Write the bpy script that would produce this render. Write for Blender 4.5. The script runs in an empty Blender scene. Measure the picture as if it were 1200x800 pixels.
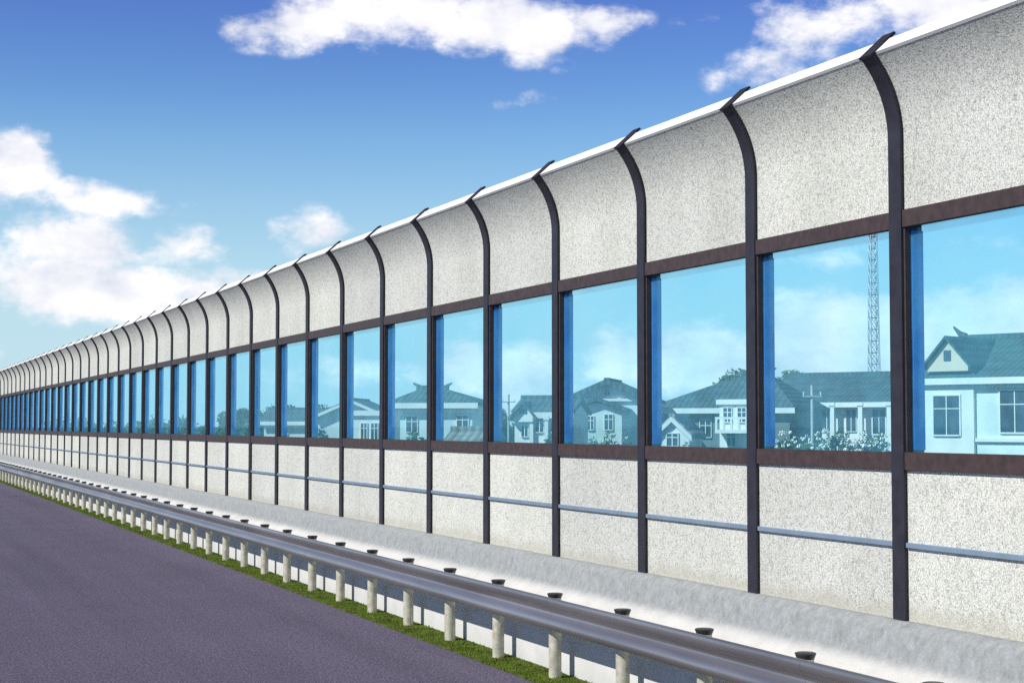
import bpy, bmesh, math, random
from mathutils import Vector, Matrix
R = math.radians
random.seed(7)
sc = bpy.context.scene
col = sc.collection

# ------------------------------------------------------------------ camera
F = 2000.0                       # focal length in photo pixels (1200 wide)
YAW, PITCH, EYE = math.atan(775 / F), math.atan(99 / F), 2.2
cam_d = bpy.data.cameras.new('camera')
cam_d.sensor_width = 36
cam_d.lens = F / 1200 * 36
cam_d.clip_start, cam_d.clip_end = 0.1, 20000
cam = bpy.data.objects.new('camera', cam_d)
col.objects.link(cam)
cam.location = (0, 0, EYE)
cam.rotation_euler = (R(90) + PITCH, 0, -YAW)
sc.camera = cam
_fw = Vector((math.sin(YAW) * math.cos(PITCH), math.cos(YAW) * math.cos(PITCH), math.sin(PITCH)))
_rt = Vector((math.cos(YAW), -math.sin(YAW), 0))
_up = _rt.cross(_fw)
def ray(px, py):
    return _fw + _rt * ((px - 600) / F) + _up * ((400 - py) / F)
def ground_at(px, Z):            # horizontal spot seen in photo column px, Z metres away
    d = ray(px, 499)
    h = math.hypot(d.x, d.y)
    return d.x / h * Z, d.y / h * Z, math.atan2(d.x, d.y)
def z_at(py, Z):                 # height of photo row py at distance Z
    a = math.atan((400 - py) / F) + PITCH
    return EYE + math.tan(a) * Z
def azel(px, py):
    d = ray(px, py).normalized()
    return math.atan2(d.x, d.y), math.asin(d.z)

# ------------------------------------------------------------------ materials
def nodes_of(name):
    m = bpy.data.materials.new(name)
    m.use_nodes = True
    nt = m.node_tree
    return m, nt, nt.nodes['Principled BSDF']
def lnk(nt, a, b): nt.links.new(a, b)
def noise(nt, scale, detail=3, rough=.55, stretch=None, vec=None):
    n = nt.nodes.new('ShaderNodeTexNoise')
    n.inputs['Scale'].default_value = scale
    n.inputs['Detail'].default_value = detail
    n.inputs['Roughness'].default_value = rough
    if vec is None:
        g = nt.nodes.new('ShaderNodeNewGeometry'); vec = g.outputs['Position']
    if stretch:
        mp = nt.nodes.new('ShaderNodeMapping'); mp.inputs['Scale'].default_value = stretch
        lnk(nt, vec, mp.inputs['Vector']); vec = mp.outputs['Vector']
    lnk(nt, vec, n.inputs['Vector'])
    return n
def ramp(nt, fac, stops):
    r = nt.nodes.new('ShaderNodeValToRGB')
    e = r.color_ramp.elements
    e[0].position, e[0].color = stops[0][0], (*stops[0][1], 1)
    e[1].position, e[1].color = stops[-1][0], (*stops[-1][1], 1)
    for p, c in stops[1:-1]:
        k = e.new(p); k.color = (*c, 1)
    lnk(nt, fac, r.inputs['Fac'])
    return r
def mixc(nt, fac, a, b, mode='MIX'):
    m = nt.nodes.new('ShaderNodeMix'); m.data_type = 'RGBA'; m.blend_type = mode
    if isinstance(fac, (int, float)): m.inputs[0].default_value = fac
    else: lnk(nt, fac, m.inputs[0])
    for i, v in ((6, a), (7, b)):
        if isinstance(v, tuple): m.inputs[i].default_value = (*v, 1)
        else: lnk(nt, v, m.inputs[i])
    return m.outputs[2]
def bump(nt, bsdf, h, strength, dist):
    b = nt.nodes.new('ShaderNodeBump')
    b.inputs['Strength'].default_value = strength
    b.inputs['Distance'].default_value = dist
    lnk(nt, h, b.inputs['Height']); lnk(nt, b.outputs['Normal'], bsdf.inputs['Normal'])

def simple(name, c, rough=.6, metal=0., var=.25, scale=6., detail=4, bmp=0., spec=.5, stretch=None):
    m, nt, b = nodes_of(name)
    n = noise(nt, scale, detail, stretch=stretch)
    lo = tuple(x * (1 - var) for x in c); hi = tuple(min(1, x * (1 + var)) for x in c)
    r = ramp(nt, n.outputs['Fac'], [(.3, lo), (.7, hi)])
    lnk(nt, r.outputs['Color'], b.inputs['Base Color'])
    b.inputs['Roughness'].default_value = rough
    b.inputs['Metallic'].default_value = metal
    b.inputs['Specular IOR Level'].default_value = spec
    if bmp:
        n2 = noise(nt, scale * 6, 3)
        bump(nt, b, n2.outputs['Fac'], bmp, .01)
    return m

M = {}
def panel_mat():
    m, nt, b = nodes_of('granular_panel')
    grain = noise(nt, 80, 2, .75)
    r = ramp(nt, grain.outputs['Fac'], [(.28, (.22, .23, .22)), (.40, (.46, .47, .445)), (.50, (.655, .67, .63)), (.66, (.77, .78, .735))])
    pit = noise(nt, 130, 1, .6)
    r2 = ramp(nt, pit.outputs['Fac'], [(.33, (.58, .58, .57)), (.45, (1, 1, 1))])
    c = mixc(nt, .8, r.outputs['Color'], r2.outputs['Color'], 'MULTIPLY')
    coarse = noise(nt, 30, 3, .75)
    rc = ramp(nt, coarse.outputs['Fac'], [(.34, (.66, .67, .65)), (.50, (1, 1, 1)), (.68, (1.06, 1.05, 1.03))])
    c = mixc(nt, .9, c, rc.outputs['Color'], 'MULTIPLY')
    cloudy = noise(nt, 1.1, 5, .6, stretch=(1, 1, .7))
    r3 = ramp(nt, cloudy.outputs['Fac'], [(.3, (.86, .87, .86)), (.65, (1, 1, 1))])
    c = mixc(nt, 1., c, r3.outputs['Color'], 'MULTIPLY')
    streak = noise(nt, 9, 4, .6, stretch=(1, 1, .06))
    r4 = ramp(nt, streak.outputs['Fac'], [(.28, (.86, .85, .82)), (.48, (1, 1, 1))])
    c = mixc(nt, .35, c, r4.outputs['Color'], 'MULTIPLY')
    gp = nt.nodes.new('ShaderNodeNewGeometry'); sx = nt.nodes.new('ShaderNodeSeparateXYZ'); lnk(nt, gp.outputs['Position'], sx.inputs[0])
    gn = noise(nt, 4, 6, .7, stretch=(1, 1, .3))
    ga = nt.nodes.new('ShaderNodeMath'); ga.operation = 'MULTIPLY_ADD'; ga.inputs[1].default_value = -.30
    lnk(nt, gn.outputs['Fac'], ga.inputs[0]); lnk(nt, sx.outputs[2], ga.inputs[2])
    gm = nt.nodes.new('ShaderNodeMapRange'); gm.interpolation_type = 'SMOOTHSTEP'
    gm.inputs['From Min'].default_value = .90; gm.inputs['From Max'].default_value = .77; gm.inputs['To Max'].default_value = .55
    lnk(nt, ga.outputs[0], gm.inputs['Value'])
    c = mixc(nt, gm.outputs[0], c, (.40, .38, .31))
    oi = nt.nodes.new('ShaderNodeObjectInfo')          # panels left the works in slightly different tones
    ro = ramp(nt, oi.outputs['Random'], [(0, (.91, .91, .92)), (1, (1.03, 1.03, 1.01))])
    c = mixc(nt, 1., c, ro.outputs['Color'], 'MULTIPLY')
    lnk(nt, c, b.inputs['Base Color'])
    b.inputs['Roughness'].default_value = .85
    b.inputs['Specular IOR Level'].default_value = .2
    bump(nt, b, grain.outputs['Fac'], .5, .008)
    return m
M['panel'] = panel_mat()
M['navy'] = simple('navy_paint', (.019, .0175, .028), .55, var=.3, scale=9, bmp=.05)
M['brown'] = simple('brown_paint', (.047, .029, .028), .55, var=.3, scale=14, bmp=.05)
M['blue'] = simple('blue_plastic', (.04, .26, .90), .5, var=.12, scale=5)
M['strip'] = simple('pale_blue_metal', (.17, .235, .32), .4, var=.1, scale=6)
M['white'] = simple('white_edge_paint', (.80, .79, .76), .6, var=.05, scale=4)

def glass_mat():
    m = bpy.data.materials.new('tinted_glass'); m.use_nodes = True
    nt = m.node_tree; nt.nodes.clear()
    out = nt.nodes.new('ShaderNodeOutputMaterial')
    tr = nt.nodes.new('ShaderNodeBsdfTransparent')
    n = noise(nt, .9, 3)
    r = ramp(nt, n.outputs['Fac'], [(.3, (.75, .945, .995)), (.7, (.83, .965, .998))])
    lnk(nt, r.outputs['Color'], tr.inputs['Color'])
    gl = nt.nodes.new('ShaderNodeBsdfGlossy'); gl.inputs['Roughness'].default_value = .03
    gl.inputs['Color'].default_value = (.75, .95, 1, 1)
    ge = nt.nodes.new('ShaderNodeNewGeometry')          # same mirror share on both faces of the pane
    dp = nt.nodes.new('ShaderNodeVectorMath'); dp.operation = 'DOT_PRODUCT'
    lnk(nt, ge.outputs['Incoming'], dp.inputs[0]); lnk(nt, ge.outputs['Normal'], dp.inputs[1])
    ab = nt.nodes.new('ShaderNodeMath'); ab.operation = 'ABSOLUTE'; lnk(nt, dp.outputs['Value'], ab.inputs[0])
    iv = nt.nodes.new('ShaderNodeMath'); iv.operation = 'SUBTRACT'; iv.inputs[0].default_value = 1; lnk(nt, ab.outputs[0], iv.inputs[1])
    pw = nt.nodes.new('ShaderNodeMath'); pw.operation = 'POWER'; pw.inputs[1].default_value = 5; lnk(nt, iv.outputs[0], pw.inputs[0])
    fr = nt.nodes.new('ShaderNodeMath'); fr.operation = 'MULTIPLY_ADD'; fr.inputs[1].default_value = .25; fr.inputs[2].default_value = .03
    lnk(nt, pw.outputs[0], fr.inputs[0])
    mx = nt.nodes.new('ShaderNodeMixShader')
    lnk(nt, fr.outputs[0], mx.inputs[0]); lnk(nt, tr.outputs[0], mx.inputs[1]); lnk(nt, gl.outputs[0], mx.inputs[2])
    df = nt.nodes.new('ShaderNodeBsdfDiffuse')          # uneven diffuse cyan tint that turns the pane milky
    df.inputs['Color'].default_value = (.20, .66, .92, 1)
    mx2 = nt.nodes.new('ShaderNodeMixShader')
    dn = noise(nt, 2.2, 6, .65)
    dr = ramp(nt, dn.outputs['Fac'], [(.25, (.03,) * 3), (.75, (.13,) * 3)])
    lnk(nt, dr.outputs['Color'], mx2.inputs[0])
    lnk(nt, mx.outputs[0], mx2.inputs[1]); lnk(nt, df.outputs[0], mx2.inputs[2])
    lnk(nt, mx2.outputs[0], out.inputs['Surface'])
    return m
M['glass'] = glass_mat()

def parapet_mat():
    m, nt, b = nodes_of('two_tone_concrete')
    gp = nt.nodes.new('ShaderNodeNewGeometry'); sx = nt.nodes.new('ShaderNodeSeparateXYZ'); lnk(nt, gp.outputs['Position'], sx.inputs[0])
    edge = noise(nt, 5, 6, .7, stretch=(1, 1, .5))
    ad = nt.nodes.new('ShaderNodeMath'); ad.operation = 'MULTIPLY_ADD'; ad.inputs[1].default_value = .05
    lnk(nt, edge.outputs['Fac'], ad.inputs[0]); lnk(nt, sx.outputs[2], ad.inputs[2])
    upper_mix = nt.nodes.new('ShaderNodeMapRange'); upper_mix.interpolation_type = 'SMOOTHSTEP'      # mottled grey from the top down to the slope, pale below
    upper_mix.inputs['From Min'].default_value = .61; upper_mix.inputs['From Max'].default_value = .705
    lnk(nt, ad.outputs[0], upper_mix.inputs['Value'])
    a = noise(nt, 14, 8, .75)
    upper_tone = ramp(nt, a.outputs['Fac'], [(.3, (.20, .22, .225)), (.5, (.275, .295, .305)), (.7, (.35, .37, .38))])
    st = noise(nt, 16, 5, .7, stretch=(1, 1, .30))
    rs = ramp(nt, st.outputs['Fac'], [(.34, (.80, .81, .80)), (.52, (1, 1, 1))])
    stc = mixc(nt, .8, upper_tone.outputs['Color'], rs.outputs['Color'], 'MULTIPLY')
    cl_ = noise(nt, 3, 8, .65)
    lower_tone = ramp(nt, cl_.outputs['Fac'], [(.3, (.50, .50, .485)), (.7, (.60, .60, .585))])
    cc = mixc(nt, upper_mix.outputs[0], lower_tone.outputs['Color'], stc)
    g = noise(nt, 90, 2)
    rg_ = ramp(nt, g.outputs['Fac'], [(.3, (.82, .82, .82)), (.6, (1, 1, 1))])
    cc = mixc(nt, .7, cc, rg_.outputs['Color'], 'MULTIPLY')
    lnk(nt, cc, b.inputs['Base Color']); b.inputs['Roughness'].default_value = .9
    bump(nt, b, g.outputs['Fac'], .15, .004)
    return m
M['concrete'] = parapet_mat()

def asphalt_mat():
    m, nt, b = nodes_of('asphalt')
    g = noise(nt, 48, 3, .85)
    r = ramp(nt, g.outputs['Fac'], [(.36, (.030, .026, .050)), (.5, (.090, .079, .128)), (.64, (.23, .205, .28))])
    g2 = noise(nt, 14, 4, .75)
    rg2 = ramp(nt, g2.outputs['Fac'], [(.3, (.70, .69, .74)), (.5, (1, 1, 1)), (.7, (1.28, 1.22, 1.22))])
    gc = mixc(nt, 1., r.outputs['Color'], rg2.outputs['Color'], 'MULTIPLY')
    l = noise(nt, .5, 6, .6)
    rl = ramp(nt, l.outputs['Fac'], [(.3, (.90, .90, .91)), (.7, (1.05, 1.04, 1.05))])
    c = mixc(nt, 1., gc, rl.outputs['Color'], 'MULTIPLY')
    w = noise(nt, 1.0, 5, .6, stretch=(1.6, .05, 1))
    rw = ramp(nt, w.outputs['Fac'], [(.35, (.85, .85, .85)), (.6, (1.05, 1.05, 1.05))])
    c = mixc(nt, .8, c, rw.outputs['Color'], 'MULTIPLY')
    lnk(nt, c, b.inputs['Base Color'])
    b.inputs['Roughness'].default_value = .85
    b.inputs['Specular IOR Level'].default_value = .3
    bump(nt, b, g.outputs['Fac'], .6, .01)
    return m
M['asphalt'] = asphalt_mat()
M['soil'] = simple('mossy_soil', (.070, .095, .016), .95, var=.5, scale=5, detail=7, bmp=.5, spec=.1)
M['field'] = simple('field_green', (.060, .085, .035), .95, var=.5, scale=.05, detail=8, spec=.1)
M['grass'] = simple('grass_blade', (.095, .150, .012), .8, var=.5, scale=3.5, detail=5, spec=.2)
M['steel'] = simple('galvanised_steel', (.40, .375, .365), .37, .85, var=.28, scale=3, detail=6, stretch=(1, .12, 2.5))
M['pipe'] = simple('dull_zinc', (.52, .50, .40), .5, .25, var=.25, scale=14, detail=6)
M['cap'] = simple('dark_cap', (.05, .052, .052), .45, .4, var=.3, scale=20)

# village
M['wall_white'] = simple('white_render', (.78, .78, .75), .85, var=.10, scale=.9, detail=6)
M['wall_cream'] = simple('cream_render', (.72, .60, .46), .85, var=.10, scale=.9, detail=6)
M['wall_green'] = simple('pale_green_render', (.66, .74, .72), .85, var=.12, scale=.9, detail=6)
M['wall_grey'] = simple('grey_render', (.17, .20, .21), .85, var=.2, scale=.8, detail=6)
def roof_mat(name, c):
    m, nt, b = nodes_of(name)
    tc = nt.nodes.new('ShaderNodeTexCoord')
    w = nt.nodes.new('ShaderNodeTexWave'); w.inputs['Scale'].default_value = 1.1
    w.inputs['Distortion'].default_value = .4; w.bands_direction = 'X'
    lnk(nt, tc.outputs['Object'], w.inputs['Vector'])
    w2 = nt.nodes.new('ShaderNodeTexWave'); w2.inputs['Scale'].default_value = .9
    w2.bands_direction = 'Z'; w2.inputs['Distortion'].default_value = .5
    lnk(nt, tc.outputs['Object'], w2.inputs['Vector'])
    n = noise(nt, 1.2, 7, .7)
    r = ramp(nt, n.outputs['Fac'], [(.3, tuple(x * .6 for x in c)), (.7, tuple(x * 1.4 for x in c))])
    rw = ramp(nt, w.outputs['Fac'], [(.0, (.6, .6, .6)), (.5, (1, 1, 1))])
    cc = mixc(nt, .8, r.outputs['Color'], rw.outputs['Color'], 'MULTIPLY')
    rw2 = ramp(nt, w2.outputs['Fac'], [(.0, (.7, .7, .7)), (.4, (1, 1, 1))])
    cc = mixc(nt, .6, cc, rw2.outputs['Color'], 'MULTIPLY')
    lnk(nt, cc, b.inputs['Base Color']); b.inputs['Roughness'].default_value = .8
    bump(nt, b, w.outputs['Fac'], .5, .05)
    return m
M['roof_dark'] = roof_mat('grey_roof_tile', (.065, .105, .13))
M['roof_green'] = roof_mat('green_grey_roof_tile', (.060, .125, .135))
M['roof_pale'] = roof_mat('pale_roof_sheet', (.30, .31, .30))
M['trim'] = simple('white_trim', (.78, .78, .76), .7, var=.06, scale=2)
def pane_mat():
    m, nt, b = nodes_of('house_window_glass')
    n = noise(nt, 1.3, 3)
    r = ramp(nt, n.outputs['Fac'], [(.35, (.02, .03, .05)), (.65, (.07, .09, .12))])
    lnk(nt, r.outputs['Color'], b.inputs['Base Color'])
    b.inputs['Roughness'].default_value = .12
    return m
M['pane'] = pane_mat()
M['door'] = simple('wood_door', (.12, .07, .045), .6, var=.3, scale=4)
M['lattice'] = simple('painted_lattice_steel', (.42, .46, .52), .55, .3, var=.2, scale=1)
M['bark'] = simple('bark', (.10, .075, .05), .95, var=.4, scale=4, bmp=.4)
M['leaf_a'] = simple('leaf_dark_green', (.055, .105, .045), .7, var=.5, scale=.9, detail=5, spec=.3)
M['leaf_b'] = simple('leaf_mid_green', (.075, .12, .040), .7, var=.5, scale=.9, detail=5, spec=.3)
M['flower'] = simple('white_petals', (.75, .74, .70), .7, var=.1, scale=2)
M['pole'] = simple('concrete_pole', (.50, .49, .46), .85, var=.15, scale=2)
M['wire'] = simple('black_wire', (.02, .02, .022), .6, var=.1, scale=2)

# ------------------------------------------------------------------ mesh helpers
class MB:
    def __init__(s): s.v, s.f, s.mi = [], [], []
    def face(s, *pts, mi=0):
        k = len(s.v); s.v += [tuple(p) for p in pts]
        s.f.append(tuple(range(k, k + len(pts)))); s.mi.append(mi)
    def solid(s, v, f, mi=0):
        k = len(s.v); s.v += [tuple(p) for p in v]
        s.f += [tuple(i + k for i in q) for q in f]; s.mi += [mi] * len(f)
    def box(s, x0, x1, y0, y1, z0, z1, mi=0):
        v = [(x, y, z) for z in (z0, z1) for y in (y0, y1) for x in (x0, x1)]
        s.solid(v, [(0, 2, 3, 1), (4, 5, 7, 6), (0, 1, 5, 4), (2, 6, 7, 3), (0, 4, 6, 2), (1, 3, 7, 5)], mi)
    def bar(s, a, b, w, mi=0, n=4, w2=None):
        a, b = Vector(a), Vector(b); d = (b - a).normalized()
        u = d.orthogonal().normalized(); w_ = d.cross(u)
        w2 = w if w2 is None else w2
        v = []
        for p, r in ((a, w), (b, w2)):
            for i in range(n):
                t = 2 * math.pi * (i + .5) / n
                v.append(p + (u * math.cos(t) + w_ * math.sin(t)) * r)
        f = [(i, (i + 1) % n, n + (i + 1) % n, n + i) for i in range(n)]
        f += [tuple(range(n))[::-1], tuple(range(n, 2 * n))]
        s.solid(v, f, mi)
    def lathe(s, prof, n=20, cx=0, cy=0, mi=0):
        v = []
        for r, z in prof:
            for i in range(n):
                t = 2 * math.pi * i / n
                v.append((cx + r * math.cos(t), cy + r * math.sin(t), z))
        f = []
        for k in range(len(prof) - 1):
            for i in range(n):
                j = (i + 1) % n
                f.append((k * n + i, k * n + j, (k + 1) * n + j, (k + 1) * n + i))
        f.append(tuple(range(n))[::-1]); f.append(tuple(range((len(prof) - 1) * n, len(prof) * n)))
        s.solid(v, f, mi)
    def prism(s, poly, y0, y1, mi=0):          # polygon of (x, z) pushed along y
        n = len(poly)
        v = [(x, y0, z) for x, z in poly] + [(x, y1, z) for x, z in poly]
        f = [(i, (i + 1) % n, n + (i + 1) % n, n + i) for i in range(n)]
        f += [tuple(range(n))[::-1], tuple(range(n, 2 * n))]
        s.solid(v, f, mi)
    def build(s, name, mats, parent=None, bevel=0, smooth=False, normals=True):
        me = bpy.data.meshes.new(name)
        me.from_pydata(s.v, [], s.f)
        for m in (mats if isinstance(mats, (list, tuple)) else [mats]): me.materials.append(m)
        me.polygons.foreach_set('material_index', s.mi)
        if normals:
            bm = bmesh.new(); bm.from_mesh(me)
            bmesh.ops.recalc_face_normals(bm, faces=bm.faces)
            if bevel: bmesh.ops.bevel(bm, geom=list(bm.edges), offset=bevel, segments=1, affect='EDGES')
            bm.to_mesh(me); bm.free()
        if smooth:
            me.polygons.foreach_set('use_smooth', [True] * len(me.polygons))
            me.set_sharp_from_angle(angle=R(40))
        me.update()
        o = bpy.data.objects.new(name, me); col.objects.link(o)
        o.parent = parent
        return o
def tag(o, label=None, cat=None, group=None, kind=None):
    for k, v in (('label', label), ('category', cat), ('group', group), ('kind', kind)):
        if v: o[k] = v
    return o
def empty(name, loc, rz=0):
    o = bpy.data.objects.new(name, None); col.objects.link(o)
    o.location = loc; o.rotation_euler = (0, 0, rz); o.empty_display_size = .3
    return o
def dup_part(o, parent, loc):
    c = o.copy(); col.objects.link(c); c.parent = parent; c.location = loc
    for ch in o.children:
        k = ch.copy(); col.objects.link(k); k.parent = c
    return c

# ------------------------------------------------------------------ setting
GZ = -2.5                                    # village level below the raised road
b = MB()
prof = [(-3000, -2.6), (-40, -2.6), (-30, -.06), (6.95, -.06), (9, -.3), (15, GZ), (60, GZ), (200, GZ), (900, GZ), (5000, GZ)]
ys = [-600, -100, 0, 60, 150, 400, 1200, 6000]
for i in range(len(prof) - 1):
    for j in range(len(ys) - 1):
        (x0, z0), (x1, z1) = prof[i], prof[i + 1]
        b.face((x0, ys[j], z0), (x1, ys[j], z0 if 0 else z1), (x1, ys[j + 1], z1), (x0, ys[j + 1], z0))
# weld: rebuild as a proper grid
b = MB()
nv = len(prof)
b.v = [(x, y, z) for y in ys for x, z in prof]
for j in range(len(ys) - 1):
    for i in range(nv - 1):
        b.f.append((j * nv + i, j * nv + i + 1, (j + 1) * nv + i + 1, (j + 1) * nv + i)); b.mi.append(0)
tag(b.build('terrain', M['field'], normals=False), kind='structure')
Y0, Y1 = -12.0, 150.0
b = MB(); b.box(-14, 5.53, Y0 - 60, Y1 + 250, -.04, 0)
tag(b.build('road', M['asphalt']), kind='structure')
b = MB(); b.box(5.533, 5.94, Y0, Y1, -.04, .012)
tag(b.build('verge_soil', M['soil']), kind='structure')
# grass: nobody could count the blades
b = MB(); rg = random.Random(3)
def blade(x, y, h, w):
    a = rg.uniform(0, 6.283); lean = rg.uniform(0, .55) * h; la = rg.uniform(0, 6.283)
    dx, dy = math.cos(a) * w, math.sin(a) * w
    lx, ly = math.cos(la) * lean, math.sin(la) * lean
    z = .010
    b.face((x - dx, y - dy, z), (x + dx, y + dy, z), (x + lx * .5 + dx * .6, y + ly * .5 + dy * .6, z + h * .6), (x + lx, y + ly, z + h))
for k in range(52000):
    y = 9 + 80 * rg.random() ** 1.5
    x = rg.uniform(5.50, 5.94)
    if x < 5.56 and rg.random() < .5 + .5 * math.sin(y * 3.1 + math.sin(y * 7.7) * 2): continue
    blade(x, y, rg.uniform(.008, .020) * (1.5 if rg.random() < .10 else 1), rg.uniform(.003, .007))
tag(b.build('grass', M['grass'], normals=False), kind='stuff', label='strip of short mossy grass between the road and the white concrete', cat='grass')

# ------------------------------------------------------------------ noise barrier
FX = 6.58                                   # front plane of the post flanges
ARC_Z, ARC_R, ARC_A = 4.15, .80, R(42)
S = 2.0
T0 = 9.80
N0, N1 = -3, 44
zUT1, zUT0, zLT1, zLT0 = 3.654, 3.535, 2.026, 1.906
WB = .903
def path_pt(off, s):
    """s in 0..1 along arc; off metres behind the flange front"""
    a = s * ARC_A
    return FX - ARC_R + (ARC_R + off) * math.cos(a), ARC_Z + (ARC_R + off) * math.sin(a)
barrier = empty('noise_barrier', (FX, T0, WB))
tag(barrier, 'long roadside noise barrier of speckled cream panels with blue tinted windows and curved dark posts', 'noise barrier')
LOC = Vector((FX, T0, WB))
def loft(mb, sect, zstart, n=10):
    """sect: closed polygon of (off, t); swept up from zstart and round the arc"""
    rings = [[(FX + o, t, zstart) for o, t in sect]]
    for k in range(n + 1):
        ring = []
        for o, t in sect:
            x, z = path_pt(o, k / n)
            ring.append((x, t, z))
        rings.append(ring)
    m = len(sect); v = []
    for r in rings: v += [(x - FX, t, z - WB) for x, t, z in r]
    f = []
    for k in range(len(rings) - 1):
        for i in range(m):
            j = (i + 1) % m
            f.append((k * m + i, k * m + j, (k + 1) * m + j, (k + 1) * m + i))
    f.append(tuple(range(m))[::-1]); f.append(tuple(range((len(rings) - 1) * m, len(rings) * m)))
    mb.solid(v, f)
# post: H section
hw = .072
Hs = [(0, -hw), (0, hw), (.016, hw), (.016, .018), (.152, .018), (.152, hw), (.166, hw), (.166, -hw), (.152, -hw), (.152, -.018), (.016, -.018), (.016, -hw)]
b = MB(); loft(b, Hs, WB - .03)
post = b.build('post', M['navy'], barrier, smooth=True)
b = MB()
c, s_ = math.cos(ARC_A), math.sin(ARC_A)
def tipv(off, along, t):
    x, z = path_pt(off, 1)
    return (x - FX - s_ * along, t, z - WB + c * along)
v = [tipv(o, a, t) for a in (.002, .020) for o in (-.012, .25) for t in (-.072, .072)]
b.solid(v, [(0, 1, 3, 2), (4, 6, 7, 5), (0, 4, 5, 1), (2, 3, 7, 6), (0, 2, 6, 4), (1, 5, 7, 3)])
b.build('end_plate', M['navy'], post)
# base plate on the concrete
# upper curved panel
PO = .032                                   # panel face behind flange front
g = .020                                    # panel side tucked behind flange
b = MB(); sect = [(PO, g), (PO, S - g), (PO + .12, S - g), (PO + .12, g)]
loft(b, sect, zUT1 - .01, 12)
up = b.build('upper_panel', M['panel'], barrier, smooth=True)
b = MB()
v = [tipv(o, a, t) for a in (-.012, .010) for o in (PO - .003, PO + .15) for t in (g + .06, S - g - .06)]
b.solid(v, [(0, 1, 3, 2), (4, 6, 7, 5), (0, 4, 5, 1), (2, 3, 7, 6), (0, 2, 6, 4), (1, 5, 7, 3)])
b.build('edge_cap', M['white'], up)
# window
b = MB()
e = hw + .002
b.box(.006, .060, e, S - e, zUT0 - WB, zUT1 - WB)
b.box(.004, .060, e, S - e, zLT0 - WB, zLT1 - WB)
b.box(.019, .0625, .03, hw + .014, zLT1 - WB, zUT0 - WB)
b.box(.019, .0625, S - hw - .014, S - .03, zLT1 - WB, zUT0 - WB)
win = b.build('window_frame', M['brown'], barrier, bevel=.003)
b = MB(); b.box(.064, .071, .04, S - .04, zLT1 - WB - .02, zUT0 - WB + .02)
b.build('glass_pane', M['glass'], win)
for ta, tb in ((.022, hw + .014), (S - hw - .014, S - .022)):
    b = MB(); b.box(.074, .169, ta, tb, zLT1 - WB + .012, zUT0 - WB - .018)
    b.build('rear_stile', M['blue'], win, bevel=.004)
# lower panel
b = MB(); b.box(PO, PO + .12, g, S - g, .0, zLT0 - WB + .01)
low = b.build('lower_panel', M['panel'], barrier)
b = MB(); b.box(PO - .026, PO + .006, hw + .004, S - hw - .004, 1.388 - WB, 1.424 - WB)
b.build('trim_strip', M['strip'], low, bevel=.004)
for n in range(N0, N1 + 1):
    loc = (0, S * n, 0)
    if n == 0: continue
    dup_part(post, barrier, loc)
    if n < N1:
        dup_part(up, barrier, loc); dup_part(win, barrier, loc); dup_part(low, barrier, loc)

# ------------------------------------------------------------------ concrete base wall
par = empty('concrete_parapet', (6.4, T0, 0))
tag(par, 'low concrete wall with grey upper face and pale sloping foot under the noise barrier', 'concrete wall')
ya, yb = T0 + S * N0 - T0 - .5, S * N1 + .5
pp = [(5.945, -.05), (5.945, .285), (5.955, .310), (5.980, .333), (6.37, .595), (6.415, .632), (6.440, .672), (6.455, .715), (6.480, .842), (6.490, .856), (6.550, .899), (6.560, .9025), (6.86, .9025), (6.86, -.05)]
b = MB(); rows = [ya + (yb - ya) * k / 24 for k in range(25)]
v = [(x - 6.4, y, z) for y in rows for x, z in pp]; m = len(pp)
f = [(k * m + i, k * m + i + 1, (k + 1) * m + i + 1, (k + 1) * m + i) for k in range(24) for i in range(m - 1)]
f += [tuple(range(m))[::-1], tuple(range(24 * m, 25 * m))]
b.solid(v, f)
b.build('wall_body', M['concrete'], par, smooth=True)

# ------------------------------------------------------------------ guardrail
GX, GS = 5.775, 1.40
def t_for(dinv):
    a = GX
    Z = dinv * F * a * 1.0 / math.cos(YAW)
    return (Z - a * math.sin(YAW)) / math.cos(YAW)
GT0 = t_for(.001212)
rail = empty('guardrail', (GX, GT0, 0))
tag(rail, 'steel crash barrier with corrugated beam on round capped posts along the road edge', 'guardrail')
b = MB(); b.lathe([(.056, -.02), (.056, .702)], 24)
gp = b.build('post', M['pipe'], rail, smooth=True)
b = MB(); b.lathe([(.056, .703), (.060, .712), (.066, .728), (.069, .734), (.069, .740), (.060, .744)], 24)
b.build('cap', M['cap'], gp, smooth=True)
b = MB(); b.box(-.092, -.045, -.045, .045, .50, .66)
b.build('bracket', M['cap'], gp, bevel=.004)
gn0, gn1 = -6, 52
for n in range(gn0, gn1 + 1):
    if n: dup_part(gp, rail, (0, GS * n, 0))
# corrugated beam: profile (x from post axis, z)
ctl = [(-.112, .7235), (-.124, .7245), (-.134, .716), (-.140, .698), (-.140, .676), (-.134, .652), (-.116, .630), (-.100, .614), (-.094, .598), (-.097, .582),
       (-.112, .562), (-.131, .538), (-.143, .512), (-.145, .488), (-.137, .466), (-.124, .450), (-.108, .447)]
def catmull(P, k=4):
    out = []
    for i in range(len(P) - 1):
        p0, p1, p2, p3 = P[max(i - 1, 0)], P[i], P[i + 1], P[min(i + 2, len(P) - 1)]
        for j in range(k):
            t = j / k
            out.append(tuple(.5 * (2 * p1[q] + (p2[q] - p0[q]) * t + (2 * p0[q] - 5 * p1[q] + 4 * p2[q] - p3[q]) * t * t + (3 * p1[q] - p0[q] - 3 * p2[q] + p3[q]) * t ** 3) for q in (0, 1)))
    out.append(P[-1]); return out
pr = catmull(ctl)
SEG = GS * 3
b = MB()
rows = [(-.16, -.0015), (.16, -.0015), (.6, -.0002), (SEG + .15, 0)]
m = len(pr); v = []
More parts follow.
